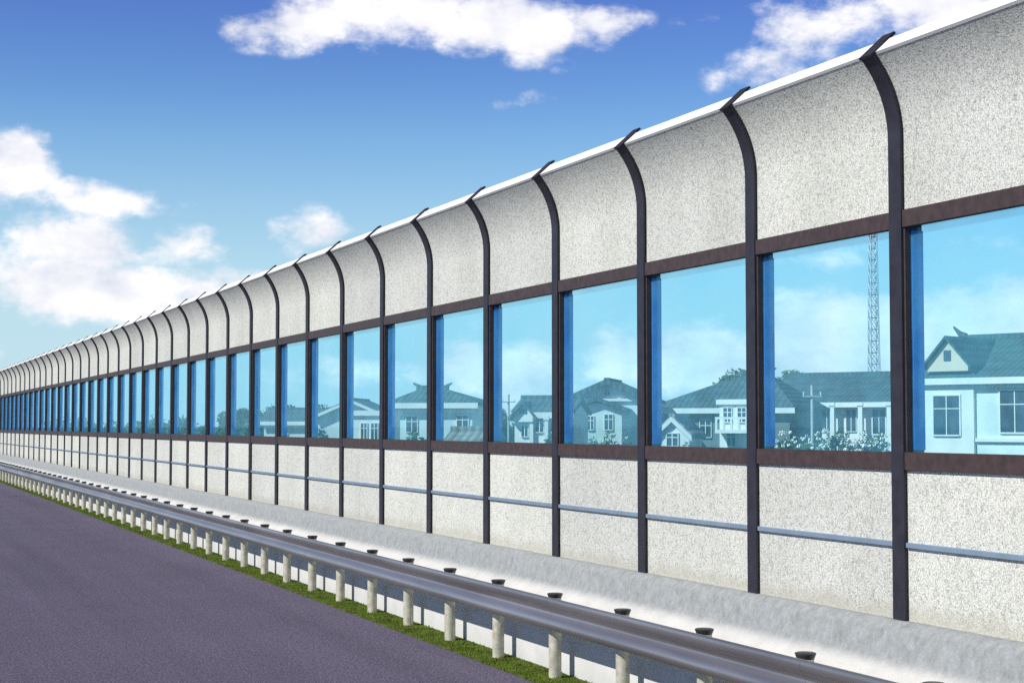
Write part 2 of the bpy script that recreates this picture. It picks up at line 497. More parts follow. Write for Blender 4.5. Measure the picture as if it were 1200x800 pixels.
for y, o in rows: v += [(x + o, y, z) for x, z in pr] + [(x + o + .004, y, z) for x, z in pr]
f = []
for k in range(len(rows) - 1):
    A, B = k * 2 * m, (k + 1) * 2 * m
    for i in range(m - 1):
        f.append((A + i, A + i + 1, B + i + 1, B + i))
        f.append((A + m + i, B + m + i, B + m + i + 1, A + m + i + 1))
    f.append((A, B, B + m, A + m)); f.append((A + m - 1, A + 2 * m - 1, B + 2 * m - 1, B + m - 1))
for A in (0, (len(rows) - 1) * 2 * m):
    for i in range(m - 1): f.append((A + i, A + m + i, A + m + i + 1, A + i + 1))
b.solid(v, f)
beam = b.build('beam', M['steel'], rail, smooth=True)
for k in range(-2, 17):
    if k: dup_part(beam, rail, (0, SEG * k, 0))

# ------------------------------------------------------------------ village behind the glass
def house(name, label, cat, px, Z, yaw, W, D, eave, ridge, roof, wallm, roofm, windows=(), doors=(), over=.35, shift=0, curl=False, base=GZ, columns=(), porch=None, dormer=None, bands=(), balcony=None, chimney=None, fasc=None, bay=None):
    cx, cy, psi = ground_at(px, Z)
    root = empty(name, (cx, cy, base), -psi + yaw)
    tag(root, label, cat)
    ez, rz = eave - base, ridge - base
    x0, x1 = -W / 2, W / 2
    b = MB()
    if roof == 'side':
        b.solid([(x, y, z) for x in (x0, x1) for y, z in ((0, 0), (D, 0), (D, ez), (D / 2, rz - .1), (0, ez))],
                [(0, 1, 2, 3, 4), (9, 8, 7, 6, 5), (0, 4, 9, 5), (1, 6, 7, 2), (4, 3, 8, 9), (3, 2, 7, 8), (0, 5, 6, 1)])
    elif roof == 'front':
        b.solid([(x, y, z) for y in (0, D) for x, z in ((x0, 0), (x1, 0), (x1, ez), (0, rz - .1), (x0, ez))],
                [(0, 1, 2, 3, 4), (9, 8, 7, 6, 5), (0, 4, 9, 5), (1, 6, 7, 2), (4, 3, 8, 9), (3, 2, 7, 8), (0, 5, 6, 1)])
    else:
        b.box(x0, x1, 0, D, 0, ez)
    wall = b.build('wall', wallm, root)
    b = MB(); th = .16
    if roof == 'side':
        sl = (rz - ez) / (D / 2); o = over
        for sgn in (0, 1):
            pts = [(-o, ez - o * sl), (D / 2, rz)]
            if sgn: pts = [(D + o, ez - o * sl), (D / 2, rz)]
            (ya_, za_), (yb_, zb_) = pts
            v = [(x, y, z + d) for x in (x0 - o, x1 + o) for (y, z) in pts for d in (.01, th)]
            b.solid(v, [(0, 1, 3, 2), (4, 6, 7, 5), (0, 4, 5, 1), (2, 3, 7, 6), (0, 2, 6, 4), (1, 5, 7, 3)])
        b.box(x0 - o, x1 + o, D / 2 - .14, D / 2 + .14, rz + th - .06, rz + th + .14)
        if curl:
            for sg in (-1, 1):
                xx = sg * (W / 2 + o - .3)
                b.bar((xx, D / 2, rz + th + .1), (xx + sg * .3, D / 2, rz + th + .2), .12, n=6)
                b.bar((xx + sg * .3, D / 2, rz + th + .2), (xx + sg * .62, D / 2, rz + th + .52), .12, n=6, w2=.04)
            for q in range(3): b.bar((-1 + q, D / 2, rz + th + .1), (-1 + q, D / 2, rz + th + .28), .12, n=6, w2=.03)
    elif roof == 'front':
        sl = (rz - ez) / (W / 2); o = over
        for sg in (-1, 1):
            pts = [(sg * (W / 2 + o), ez - o * sl), (0, rz)]
            v = [(x, y, z + d) for y in (-o, D + o) for (x, z) in pts for d in (.01, th)]
            b.solid(v, [(0, 1, 3, 2), (4, 6, 7, 5), (0, 4, 5, 1), (2, 3, 7, 6), (0, 2, 6, 4), (1, 5, 7, 3)])
        b.box(-.11, .11, -o, D + o, rz + th - .08, rz + th + .05)
    elif roof == 'hip':
        o = over; h = min(D / 2, W / 2 - .6)
        v = [(x0 - o, -o, ez), (x1 + o, -o, ez), (x1 + o, D + o, ez), (x0 - o, D + o, ez),
             (x0 - o, -o, ez + .14), (x1 + o, -o, ez + .14), (x1 + o, D + o, ez + .14), (x0 - o, D + o, ez + .14),
             (x0 + h + shift, D / 2, rz), (x1 - h + shift, D / 2, rz)]
        b.solid(v, [(3, 2, 1, 0), (0, 1, 5, 4), (1, 2, 6, 5), (2, 3, 7, 6), (3, 0, 4, 7), (4, 5, 9, 8), (5, 6, 9), (6, 7, 8, 9), (7, 4, 8)])
        b.bar((x0 + h + shift - .2, D / 2, rz), (x1 - h + shift + .2, D / 2, rz), .16, n=6)
        if curl:
            for sg, xx in ((-1, x0 + h + shift - .2), (1, x1 - h + shift + .2)):
                b.bar((xx - sg * .2, D / 2, rz + .05), (xx + sg * .18, D / 2, rz + .27), .11, n=6, w2=.04)
    elif roof == 'flat':
        o = over
        b.box(x0 - o, x1 + o, -o, D + o, ez + .002, ez + .22)
        b.box(x0 - .05, x1 + .05, -.05, .12, ez + .22, rz); b.box(x0 - .05, x1 + .05, D - .12, D + .05, ez + .22, rz)
        b.box(x0 - .05, x0 + .12, .12, D - .12, ez + .22, rz); b.box(x1 - .12, x1 + .05, .12, D - .12, ez + .22, rz)
    rf = b.build('roof', roofm, root)
    if chimney:
        cx_, cz = chimney
        b = MB(); b.box(cx_ - .3, cx_ + .3, D / 2 + .2, D / 2 + .8, rz - .8, cz - base)
        b.build('chimney', M['wall_grey'], rf)
    if roof != 'flat':
        b = MB(); o = over
        if roof == 'front':
            for sg in (-1, 1):
                pts = [(sg * (W / 2 + o), ez - o * sl), (0, rz)]
                v = [(x, y, z + d) for y in (-o - .05, -o - .003) for (x, z) in pts for d in (-.10, th * .6)]
                b.solid(v, [(0, 1, 3, 2), (4, 6, 7, 5), (0, 4, 5, 1), (2, 3, 7, 6), (0, 2, 6, 4), (1, 5, 7, 3)])
        else:
            zf = ez - (over * (rz - ez) / (D / 2) if roof == 'side' else 0)
            b.box(x0 - o, x1 + o, -o - .055, -o - .003, zf - .14, zf + .12)
        b.build('fascia', fasc or M['trim'], root)
    for (ua, ub, za, zb) in bands:
        b = MB(); b.box(ua, ub, -.14, -.002, za - base, zb - base)
        b.build('string_course', M['trim'], root)
    if bay:
        ua, ub, za, zb, dep = bay
        b = MB(); b.box(ua, ub, -dep, -.003, za - base, zb - base)
        b.build('front_bay', M['wall_white'], root)
    def window(ua, ub, za, zb, yy=0):
        za, zb = za - base, zb - base
        b = MB(); t = .06 if ub - ua > .6 else .035
        b.box(ua - t, ua, yy - .05, yy - .002, za - t, zb + t); b.box(ub, ub + t, yy - .05, yy - .002, za - t, zb + t)
        b.box(ua, ub, yy - .05, yy - .002, zb, zb + t); b.box(ua, ub, yy - .09, yy - .002, za - t, za)
        mx = (ua + ub) / 2
        b.box(mx - .02, mx + .02, yy - .045, yy - .002, za, zb)
        b.box(ua, mx - .02, yy - .04, yy - .002, za + (zb - za) * .66, za + (zb - za) * .66 + .035)
        b.box(mx + .02, ub, yy - .04, yy - .002, za + (zb - za) * .66, za + (zb - za) * .66 + .035)
        w = b.build('window', M['trim'], root)
        b = MB(); b.box(ua, ub, yy - .02, yy - .001, za, zb)
        b.build('pane', M['pane'], w)
    for w in windows: window(*w)
    for (ua, ub, za, zb) in doors:
        b = MB(); b.box(ua, ub, -.05, -.002, za - base, zb - base)
        b.box(ua - .1, ua, -.07, -.002, za - base, zb - base + .1); b.box(ub, ub + .1, -.07, -.002, za - base, zb - base + .1)
        b.build('door', M['door'], root)
    for (u, w, za, zb, dep) in columns:
        b = MB(); b.box(u - w / 2, u + w / 2, -dep - w, -dep, za - base, zb - base)
        b.box(u - w * .75, u + w * .75, -dep - w * 1.25, -dep + w * .25, zb - base - .18, zb - base - .003)
        b.build('column', M['trim'], root)
    if balcony:
        ua, ub, zb, dep, hh = balcony
        zb -= base
        b = MB(); b.box(ua, ub, -dep, -.003, zb - .16, zb)
        sl_ = b.build('balcony', M['trim'], root)
        b = MB()
        b.box(ua, ub, -dep, -dep + .1, zb + hh - .1, zb + hh)
        nb = max(3, int((ub - ua) / .32))
        for q in range(nb + 1):
            uu = ua + .05 + (ub - ua - .1) * q / nb
            b.box(uu - .045, uu + .045, -dep + .005, -dep + .095, zb, zb + hh - .1)
        b.build('railing', M['trim'], sl_)
    if dormer:
        u, w, za, zb, dm = dormer            # small gable standing on the front of the roof
        za -= base; zb -= base
        b = MB(); y0, y1 = -.25, D * .45
        b.solid([(x, y, z) for y in (y0, y1) for x, z in ((u - w / 2, za - .3), (u + w / 2, za - .3), (u + w / 2, za), (u, zb - .08), (u - w / 2, za))],
                [(0, 1, 2, 3, 4), (9, 8, 7, 6, 5), (0, 4, 9, 5), (1, 6, 7, 2), (4, 3, 8, 9), (3, 2, 7, 8), (0, 5, 6, 1)])
        d_ = b.build('gable', dm, root)
        b = MB(); sl = (zb - za) / (w / 2)
        for sg in (-1, 1):
            pts = [(u + sg * (w / 2 + .2), za - .2 * sl), (u, zb)]
            v = [(x, y, z + d) for y in (y0 - .2, y1) for (x, z) in pts for d in (.0, .12)]
            b.solid(v, [(0, 1, 3, 2), (4, 6, 7, 5), (0, 4, 5, 1), (2, 3, 7, 6), (0, 2, 6, 4), (1, 5, 7, 3)])
        b.build('gable_roof', roofm, d_)
        zz = za + (zb - za) * .12
        b = MB(); b.box(u - .16, u + .16, y0 - .03, y0 - .002, zz, zz + (zb - za) * .42)
        b.build('attic_window', M['pane'], d_)
    if porch:
        u, w, za, zb, dep, pm = porch        # lower gabled wing in front
        za -= base; zb -= base
        b = MB(); y0, y1 = -dep, -.003
        b.solid([(x, y, z) for y in (y0, y1) for x, z in ((u - w / 2, 0), (u + w / 2, 0), (u + w / 2, za), (u, zb - .08), (u - w / 2, za))],
                [(0, 1, 2, 3, 4), (9, 8, 7, 6, 5), (0, 4, 9, 5), (1, 6, 7, 2), (4, 3, 8, 9), (3, 2, 7, 8), (0, 5, 6, 1)])
        d_ = b.build('wing', pm, root)
        b = MB(); sl = (zb - za) / (w / 2)
        for sg in (-1, 1):
            pts = [(u + sg * (w / 2 + .3), za - .3 * sl), (u, zb)]
            v = [(x, y, z + d) for y in (y0 - .3, y1) for (x, z) in pts for d in (.0, .14)]
            b.solid(v, [(0, 1, 3, 2), (4, 6, 7, 5), (0, 4, 5, 1), (2, 3, 7, 6), (0, 2, 6, 4), (1, 5, 7, 3)])
        b.build('wing_roof', roofm, d_)
    return root

def U(px, ref, Z, k=1.09): return (px - ref) / F * Z * k      # photo columns to metres along a facade
# A: right edge, dark roof with cream gable
Z = 70; zz = lambda y, Z=Z: z_at(y, Z)
house('tiled_house', 'pale house at the far right with small cream gable and long dark tiled roof', 'house', 1205, Z, R(-28), 9.8, 8, zz(443), zz(396), 'side', M['wall_green'], M['roof_green'],
      windows=[(U(1094, 1205, Z, 1.05), U(1126, 1205, Z, 1.05), zz(509), zz(464), -.16), (U(1173, 1205, Z, 1.05), U(1207, 1205, Z, 1.05), zz(506), zz(459)), (U(1245, 1205, Z, 1.05), U(1277, 1205, Z, 1.05), zz(506), zz(459))],
      bay=(U(1060, 1205, Z, 1.05), U(1143, 1205, Z, 1.05), GZ, zz(449), .16),
      bands=[(U(1087, 1205, Z, 1.05), U(1322, 1205, Z, 1.05), zz(456), zz(449)), (U(1144, 1205, Z, 1.05), U(1322, 1205, Z, 1.05), zz(517), zz(513))],
      dormer=(U(1113, 1205, Z, 1.05), 1.85, zz(427), zz(398), M['wall_cream']), curl=True)
# B: long low house with white columns
Z = 92; zb_ = lambda y: z_at(y, 92)
house('porch_house', 'long white single-row house with white porch columns below the lattice mast', 'house', 985, Z, R(-26), 8.9, 7, zb_(470), zb_(441), 'side', M['wall_white'], M['roof_dark'],
      windows=[(U(926, 985, Z), U(936, 985, Z), zb_(505), zb_(480)), (U(964, 985, Z), U(975, 985, Z), zb_(505), zb_(480)), (U(992, 985, Z), U(1003, 985, Z), zb_(505), zb_(480)), (U(1022, 985, Z), U(1036, 985, Z), zb_(508), zb_(480))],
      doors=[(U(944, 985, Z), U(954, 985, Z), zb_(540), zb_(486))],
      columns=[(U(x, 985, Z), .24, GZ, zb_(472), .35) for x in (916, 943, 981, 1013, 1045)],
      bands=[(U(905, 985, Z), U(1065, 985, Z), zb_(478), zb_(473))], over=.55, chimney=(1.6, zb_(432)))
# E: big hipped dark house
Z = 84; ze = lambda y: z_at(y, 84)
house('hipped_house', 'grey house with a big dark hipped roof behind the small white shed', 'house', 845, Z, R(-16), 6.8, 7, ze(481), ze(436), 'hip', M['wall_grey'], M['roof_dark'], shift=.9,
      windows=[(U(800, 845, Z), U(812, 845, Z), ze(512), ze(492)), (U(822, 845, Z), U(834, 845, Z), ze(512), ze(492))], curl=True)
Z = 76; zf = lambda y: z_at(y, 76)
house('balcony_house', 'narrow white flat-roofed house with balcony in front of the big hipped roof', 'house', 867, Z, R(-20), 1.9, 2, zf(474), zf(468), 'flat', M['wall_white'], M['trim'], over=.12,
      windows=[(U(849, 867, Z), U(858, 867, Z), zf(494), zf(478)), (U(865, 867, Z), U(874, 867, Z), zf(494), zf(478)), (U(853, 867, Z), U(862, 867, Z), zf(522), zf(507))],
      balcony=(-.9, .95, zf(503), .7, .55))
Z = 62; zg = lambda y: z_at(y, 62)
house('small_shed', 'small white gabled shed at the left edge of its window pane', 'shed', 788, Z, R(-14), 1.25, 2, zg(510), zg(491), 'front', M['wall_white'], M['roof_pale'], over=.12,
      windows=[(-.2, .2, zg(522), zg(508))])
# C: gable-fronted house
Z = 80; zc = lambda y: z_at(y, 80)
house('gabled_house', 'pale green house with two stacked gables and two small dark windows', 'house', 712, Z, R(-8), 3.7, 4, zc(468), zc(448), 'front', M['wall_green'], M['roof_dark'], over=.4,
      windows=[(U(693, 712, Z, 1), U(700, 712, Z, 1), zc(503), zc(488), -1.2), (U(713, 712, Z, 1), U(722, 712, Z, 1), zc(503), zc(486), -1.2), (U(709, 712, Z, 1), U(715, 712, Z, 1), zc(463), zc(457))],
      bands=[(-1.85, 1.85, zc(470), zc(467))], porch=(U(704, 712, Z, 1), 2.3, zc(480), zc(470), 1.198, M['wall_green']), fasc=M['roof_dark'])
# F: white cottage with gable on the left
Z = 74; zh = lambda y: z_at(y, 74)
house('white_cottage', 'white cottage with small front gable left of the gabled house', 'house', 636, Z, R(-12), 2.5, 4, zh(485), zh(470), 'side', M['wall_white'], M['roof_dark'], over=.15,
      windows=[(U(612, 636, Z, 1.05), U(619, 636, Z, 1.05), zh(511), zh(491)), (U(628, 636, Z, 1.05), U(637, 636, Z, 1.05), zh(506), zh(489)), (U(645, 636, Z, 1.05), U(653, 636, Z, 1.05), zh(506), zh(489))],
      columns=[(U(624, 636, Z, 1.05), .16, GZ, zh(487), .02), (U(641, 636, Z, 1.05), .16, GZ, zh(487), .02)],
      dormer=(U(615, 636, Z, 1.05), .85, zh(486), zh(473), M['wall_white']))
# D: pagoda-like roof
Z = 82; zd = lambda y: z_at(y, 82)
house('ridged_house', 'pale house with peaked dark roof and curled ridge ends spanning two panes', 'house', 507, Z, R(-14), 3.9, 4, zd(475), zd(454), 'hip', M['wall_green'], M['roof_green'], curl=True, shift=-.5,
      windows=[(U(534, 507, Z), U(546, 507, Z), zd(502), zd(487)), (U(478, 507, Z), U(490, 507, Z), zd(506), zd(488))],
      bands=[(-1.95, 1.95, zd(484), zd(479))])
Z = 60; zi = lambda y: z_at(y, 60)
house('low_shed', 'low shed with a pale sheet roof in front of the ridged house', 'shed', 549, Z, R(-12), 1.5, 2.5, zi(520), zi(509), 'side', M['wall_grey'], M['roof_pale'], over=.15)
# G: flat roofed block
Z = 72; zj = lambda y: z_at(y, 72)
house('flat_roofed_house', 'pale flat-roofed house with two windows left of the ridged house', 'house', 432, Z, R(-14), 1.55, 2.5, zj(487), zj(483), 'flat', M['wall_white'], M['trim'], over=.12,
      windows=[(U(424, 432, Z), U(430, 432, Z), zj(514), zj(496)), (U(435, 432, Z), U(442, 432, Z), zj(514), zj(496))])
Z = 110; zk = lambda y: z_at(y, 110)
house('distant_gabled_house', 'far house with a broad grey gable rising behind the flat-roofed house', 'house', 412, Z, R(-12), 4.4, 5, zk(487), zk(470), 'front', M['wall_green'], M['roof_dark'],
      windows=[(-.5, .5, zk(498), zk(488))])
Z = 120; zl = lambda y: z_at(y, 120)
house('far_cottage', 'farthest white cottage with grey roof seen through the narrow panes', 'house', 352, Z, R(-14), 5.2, 5, zl(494), zl(482), 'side', M['wall_white'], M['roof_dark'],
      windows=[(-1.6, -.9, zl(508), zl(498)), (.6, 1.3, zl(508), zl(498))])

# lattice mast
cx, cy, psi = ground_at(1025, 150)
mast = empty('lattice_mast', (cx, cy, GZ), -psi + R(20))
tag(mast, 'tall thin steel lattice mast behind the porch house', 'mast')
H = 34.0
def half(z): return .34 * (1 - z / H) + .14
b = MB()
levels = [H * k / 34 for k in range(35)]
cs = ((1, 1), (-1, 1), (-1, -1), (1, -1))
for k in range(34):
    z0, z1 = levels[k], levels[k + 1]
    for q in range(4):
        a, a2 = cs[q], cs[(q + 1) % 4]
        p = lambda c_, z: (c_[0] * half(z), c_[1] * half(z), z)
        b.bar(p(a, z0), p(a, z1), .055)
        b.bar(p(a, z0), p(a2, z1), .028); b.bar(p(a2, z0), p(a, z1), .028)
        b.bar(p(a, z1), p(a2, z1), .035)
b.build('lattice_frame', M['lattice'], mast)
b = MB(); b.bar((0, 0, H), (0, 0, H + 3), .05, n=8)
b.build('antenna', M['lattice'], mast)
b = MB()
for q in range(3):
    a = q * 2.094
    b.bar((math.cos(a) * .75, math.sin(a) * .75, H - 3), (math.cos(a) * .75, math.sin(a) * .75, H - 1.2), .13, n=8)
b.build('aerial_panels', M['trim'], mast)

# utility poles
def pole(px, Z, top, label, name='utility_pole'):
    cx, cy, psi = ground_at(px, Z)
    r = empty(name, (cx, cy, GZ), -psi)
    tag(r, label, 'utility pole', 'utility poles in the village')
    h = top - GZ
    b = MB(); b.lathe([(.085, 0), (.055, h)], 10); b.build('shaft', M['pole'], r, smooth=True)
    b = MB(); b.box(-.38, .38, -.10, -.05, h - .45, h - .39); ca = b.build('crossarm', M['lattice'], r)
    for u in (-.32, .32):
        b = MB(); b.lathe([(.02, h - .388), (.035, h - .36), (.02, h - .31), (.03, h - .28), (.012, h - .25)], 8, u, -.075)
        b.build('insulator', M['trim'], ca)
    return r
pole(952, 66, z_at(452, 66), 'thin concrete pole standing in front of the porch house')
pole(596, 95, z_at(462, 95), 'thin concrete pole standing in the gap left of the white cottage')

# trees and bushes
def crown_mesh(mb, rng, c, rx, rz, n, leaf, mi=0):
    lobes = []
    for k in range(max(5, int(9 * rx / 2))):
        a, e = rng.uniform(0, 6.283), rng.uniform(-.5, 1.4)
        q = rng.uniform(.35, .8)
        lobes.append((Vector((math.cos(a) * math.cos(e) * rx * q, math.sin(a) * math.cos(e) * rx * q, math.sin(e) * rz * q)), rng.uniform(.28, .5) * rx))
    for k in range(n):
        o, r = lobes[rng.randrange(len(lobes))]
        d = Vector((rng.gauss(0, 1), rng.gauss(0, 1), rng.gauss(0, 1))).normalized() * r * rng.random() ** .4
        d.z *= rz / rx
        p = Vector(c) + o + d
        u = Vector((rng.gauss(0, 1), rng.gauss(0, 1), rng.gauss(0, 1))).normalized()
        w = u.orthogonal().normalized(); s = leaf * rng.uniform(.6, 1.4)
        mb.face(p - u * s, p + w * s * .5, p + u * s, p - w * s * .5, mi=mi)
def tree(px, Z, top, rx, label, mat, seed, name='broadleaf_tree', leaf=.17, n=4200):
    rng = random.Random(seed)
    cx, cy, psi = ground_at(px, Z)
    r = empty(name, (cx, cy, GZ))
    tag(r, label, 'tree', 'trees among the village houses')
    h = top - GZ; rz = min(h * .36, rx * 1.1)
    b = MB()
    b.bar((0, 0, 0), (.1, .05, h * .55), .05 * h * .5, n=8, w2=.06)
    for q in range(5):
        a = rng.uniform(0, 6.283)
        b.bar((.08, .04, h * (.36 + .04 * q)), (math.cos(a) * rx * .55, math.sin(a) * rx * .55, h * rng.uniform(.6, .85)), .07, n=6, w2=.02)
    b.build('trunk', M['bark'], r)
    b = MB(); crown_mesh(b, rng, (0, 0, h - rz), rx, rz, n, leaf)
    b.build('crown', mat, r, normals=False)
def bush(px, Z, top, rx, label, seed, flowers=0, name='bush', mat='leaf_b', group='bushes in front of the village houses'):
    rng = random.Random(seed)
    cx, cy, psi = ground_at(px, Z)
    r = empty(name, (cx, cy, GZ))
    tag(r, label, 'bush', group)
    h = top - GZ
    b = MB()
    for q in range(7):
        a = rng.uniform(0, 6.283)
        b.bar((math.cos(a) * .1, math.sin(a) * .1, 0), (math.cos(a) * rx * .6, math.sin(a) * rx * .6, h * .75), .03, n=5, w2=.012)
    b.build('stem', M['bark'], r)
    b = MB(); crown_mesh(b, rng, (0, 0, h * .55), rx, h * .5, 1500, .085)
    b.build('foliage', M[mat], r, normals=False)
    if flowers:
        b = MB()
        for q in range(flowers):
            a, e = rng.uniform(0, 6.283), rng.uniform(.1, 1.5)
            p = Vector((math.cos(a) * math.cos(e) * rx * rng.uniform(.7, 1), math.sin(a) * math.cos(e) * rx * rng.uniform(.7, 1), h * .55 + math.sin(e) * h * .45 * rng.uniform(.7, 1.05)))
            for w in range(3):
                u = Vector((rng.gauss(0, 1), rng.gauss(0, 1), rng.gauss(0, 1))).normalized(); t = u.orthogonal().normalized(); s = .07
                b.face(p - u * s, p + t * s, p + u * s, p - t * s)
        b.build('blossom', M['flower'], r, normals=False)
tree(1035, 118, z_at(436, 118), 2.6, 'dark tree showing above the porch house roof at its right end', M['leaf_a'], 11)
tree(925, 125, z_at(440, 125), 2.4, 'dark tree showing above the porch house roof at its left end', M['leaf_a'], 12)
tree(858, 112, z_at(437, 112), 2.4, 'dark tree rising just behind the big hipped roof', M['leaf_a'], 13)
tree(792, 105, z_at(470, 105), 2.0, 'mid green tree left of the big hipped roof', M['leaf_b'], 14)
tree(758, 120, z_at(474, 120), 2.2, 'mid green tree right of the gabled house', M['leaf_b'], 15)
tree(662, 115, z_at(474, 115), 1.9, 'dark tree between the white cottage and the gabled house', M['leaf_a'], 16)
tree(575, 130, z_at(478, 130), 2.2, 'mid green tree right of the ridged house', M['leaf_b'], 17)
tree(462, 118, z_at(470, 118), 2.4, 'dark tree just left of the ridged house peak', M['leaf_a'], 18)
tree(390, 135, z_at(478, 135), 2.6, 'dark tree beside the distant broad gable', M['leaf_a'], 19)
tree(372, 128, z_at(478, 128), 2.6, 'dark tree right of the farthest cottage', M['leaf_a'], 20)
tree(318, 140, z_at(474, 140), 2.8, 'mid green tree left of the farthest cottage', M['leaf_b'], 21)
tree(285, 150, z_at(476, 150), 2.6, 'leftmost dark tree seen through the narrow panes', M['leaf_a'], 22)
fl = 'flowering bush with white blossom, '
for i, (px, dz, where) in enumerate([(921, 507, 'at the left end of the porch house'), (944, 510, 'by the porch house door'), (964, 506, 'beside the thin concrete pole'),
                                     (988, 509, 'under the middle porch columns'), (1012, 505, 'in front of the fourth porch column'), (1036, 509, 'at the right end of the porch house')]):
    bush(px, 56, z_at(dz, 56), .85, fl + where, 40 + i, 110, name='flowering_bush', group='flowering bushes below the porch house')
for i, (px, dz, w) in enumerate([(690, 511, 'low green bush under the stacked gables of the pale green house'), (716, 514, 'low green bush below the dark window of the gabled house'), (741, 509, 'taller green bush at the right corner of the gabled house'),
                                 (638, 513, 'low green bush in front of the white cottage'), (797, 512, 'dark bush against the small white shed'), (830, 514, 'dark bush between the small shed and the balcony house'), (494, 514, 'low bush beneath the curled ridge house'), (380, 505, 'low bush in front of the distant gable')]):
    bush(px, 57, z_at(dz, 57), .8, w, 60 + i, 12 if i < 4 else 0, mat='leaf_b' if i < 4 else 'leaf_a')
# far wood: one mass
b = MB(); rng = random.Random(5)
for k in range(260):
    px = rng.uniform(60, 1500); Z = rng.uniform(380, 520)
    x, y, _ = ground_at(px, Z)
    hgt = rng.uniform(3.5, 7)
    crown_mesh(b, rng, (x, y, GZ + hgt * .5), rng.uniform(3, 6), hgt * .6, 110, .7)
tag(b.build('far_wood', M['leaf_a'], normals=False), 'low dark line of far woodland on the horizon behind the village', 'wood', kind='stuff')

# ------------------------------------------------------------------ sky and sun
SUN_EL, SUN_AZ = R(41), R(-97)              # azimuth clockwise from +y
w = bpy.data.worlds.new('World'); sc.world = w; w.use_nodes = True
nt = w.node_tree; nt.nodes.clear()
out = nt.nodes.new('ShaderNodeOutputWorld'); bg = nt.nodes.new('ShaderNodeBackground')
lnk(nt, bg.outputs[0], out.inputs[0])
sky = nt.nodes.new('ShaderNodeTexSky'); sky.sky_type = 'NISHITA'; sky.sun_disc = False
sky.sun_elevation = SUN_EL; sky.sun_rotation = SUN_AZ
sky.air_density = 1.0; sky.dust_density = .2; sky.ozone_density = 3.0
bg.inputs['Strength'].default_value = .080
tc = nt.nodes.new('ShaderNodeTexCoord')
sep = nt.nodes.new('ShaderNodeSeparateXYZ'); lnk(nt, tc.outputs['Generated'], sep.inputs[0])
def math_n(op, a, b_=None, clamp=False):
    n = nt.nodes.new('ShaderNodeMath'); n.operation = op; n.use_clamp = clamp
    for i, q in enumerate((a, b_)):
        if q is None: continue
        if isinstance(q, (int, float)): n.inputs[i].default_value = q
        else: lnk(nt, q, n.inputs[i])
    return n.outputs[0]
az = math_n('ARCTAN2', sep.outputs[0], sep.outputs[1])
el = math_n('ARCSINE', sep.outputs[2])
cmb = nt.nodes.new('ShaderNodeCombineXYZ'); lnk(nt, az, cmb.inputs[0]); lnk(nt, el, cmb.inputs[1])
P = cmb.outputs[0]
def vm(op, a, b_):
    n = nt.nodes.new('ShaderNodeVectorMath'); n.operation = op
    for i, q in enumerate((a, b_)):
        if q is None: continue
        if isinstance(q, tuple): n.inputs[i].default_value = q
        else: lnk(nt, q, n.inputs[i])
    return n
# cloud bodies: (column, row, half width, half height, weight) in photo pixels turned into sky directions
CL = [(350, 28, 110, 34, 1), (470, 22, 120, 44, 1), (590, 28, 110, 36, .95), (645, 34, 80, 44, 1.05), (700, 22, 60, 30, 1), (545, 40, 80, 34, .9), (290, 30, 60, 24, .8),
      (892, 80, 64, 40, .85), (940, 40, 90, 44, .8), (1000, 22, 100, 36, .8), (1080, 10, 110, 40, .85), (840, 22, 48, 24, .6), (1020, 50, 60, 24, .5),
      (10, 192, 52, 46, 1.1), (100, 285, 85, 46, 1.2), (60, 338, 150, 44, 1.3), (200, 342, 150, 34, 1.25), (255, 352, 80, 22, 1.0), (130, 236, 90, 28, 1.0), (205, 290, 60, 30, .95),
      (372, 270, 52, 32, 1.25), (600, 118, 45, 14, .38), (690, 155, 70, 16, .35), (-120, 330, 160, 60, 1), (150, 410, 170, 16, .5),
      # seen through the panes
      (620, 440, 80, 50, 1.0), (735, 425, 62, 50, 1.05), (840, 420, 100, 62, 1.3), (950, 398, 110, 58, 1.4), (1050, 420, 100, 60, 1.3), (1150, 390, 110, 50, 1.35), (1260, 370, 120, 60, 1.1),
      (940, 300, 100, 22, .45), (1150, 275, 100, 28, .55), (690, 340, 60, 20, .35), (420, 440, 120, 30, .6), (550, 425, 60, 45, .85),
      (1500, 150, 260, 110, .9), (1800, 320, 300, 90, .9), (-900, 250, 300, 90, .9), (2600, 200, 400, 140, .9)]
dens = None
for (cx_, cy_, rx, ry, wt) in CL:
    # far-out clouds are placed by angle directly
    if -400 < cx_ < 1500: a0, e0 = azel(cx_, cy_)
    else: a0, e0 = YAW + (cx_ - 600) / F, (499 - cy_) / F + .05
    d = vm('SUBTRACT', P, (a0, e0, 0)).outputs[0]
    d = vm('MULTIPLY', d, (F / rx, F / ry, 0)).outputs[0]
    ln = vm('LENGTH', d, None).outputs['Value']
    k = math_n('MULTIPLY', math_n('SUBTRACT', 1.25, ln, True), wt)
    dens = k if dens is None else math_n('MAXIMUM', dens, k)
def wnoise(scale, detail, rough, off=(0, 0, 0)):
    n = nt.nodes.new('ShaderNodeTexNoise'); n.inputs['Scale'].default_value = scale
    n.inputs['Detail'].default_value = detail; n.inputs['Roughness'].default_value = rough
    v_ = vm('ADD', P, off).outputs[0]
    v_ = vm('MULTIPLY', v_, (1, 1.5, 1)).outputs[0]
    lnk(nt, v_, n.inputs['Vector']); return n.outputs['Fac']
n1 = wnoise(15, 8, .60)
cl = math_n('ADD', dens, math_n('MULTIPLY', math_n('SUBTRACT', n1, .5), 3.6))
mr = nt.nodes.new('ShaderNodeMapRange'); mr.interpolation_type = 'SMOOTHSTEP'
mr.inputs['From Min'].default_value = .22; mr.inputs['From Max'].default_value = 1.0
lnk(nt, cl, mr.inputs['Value'])
gate = math_n('MULTIPLY', dens, 6, True)
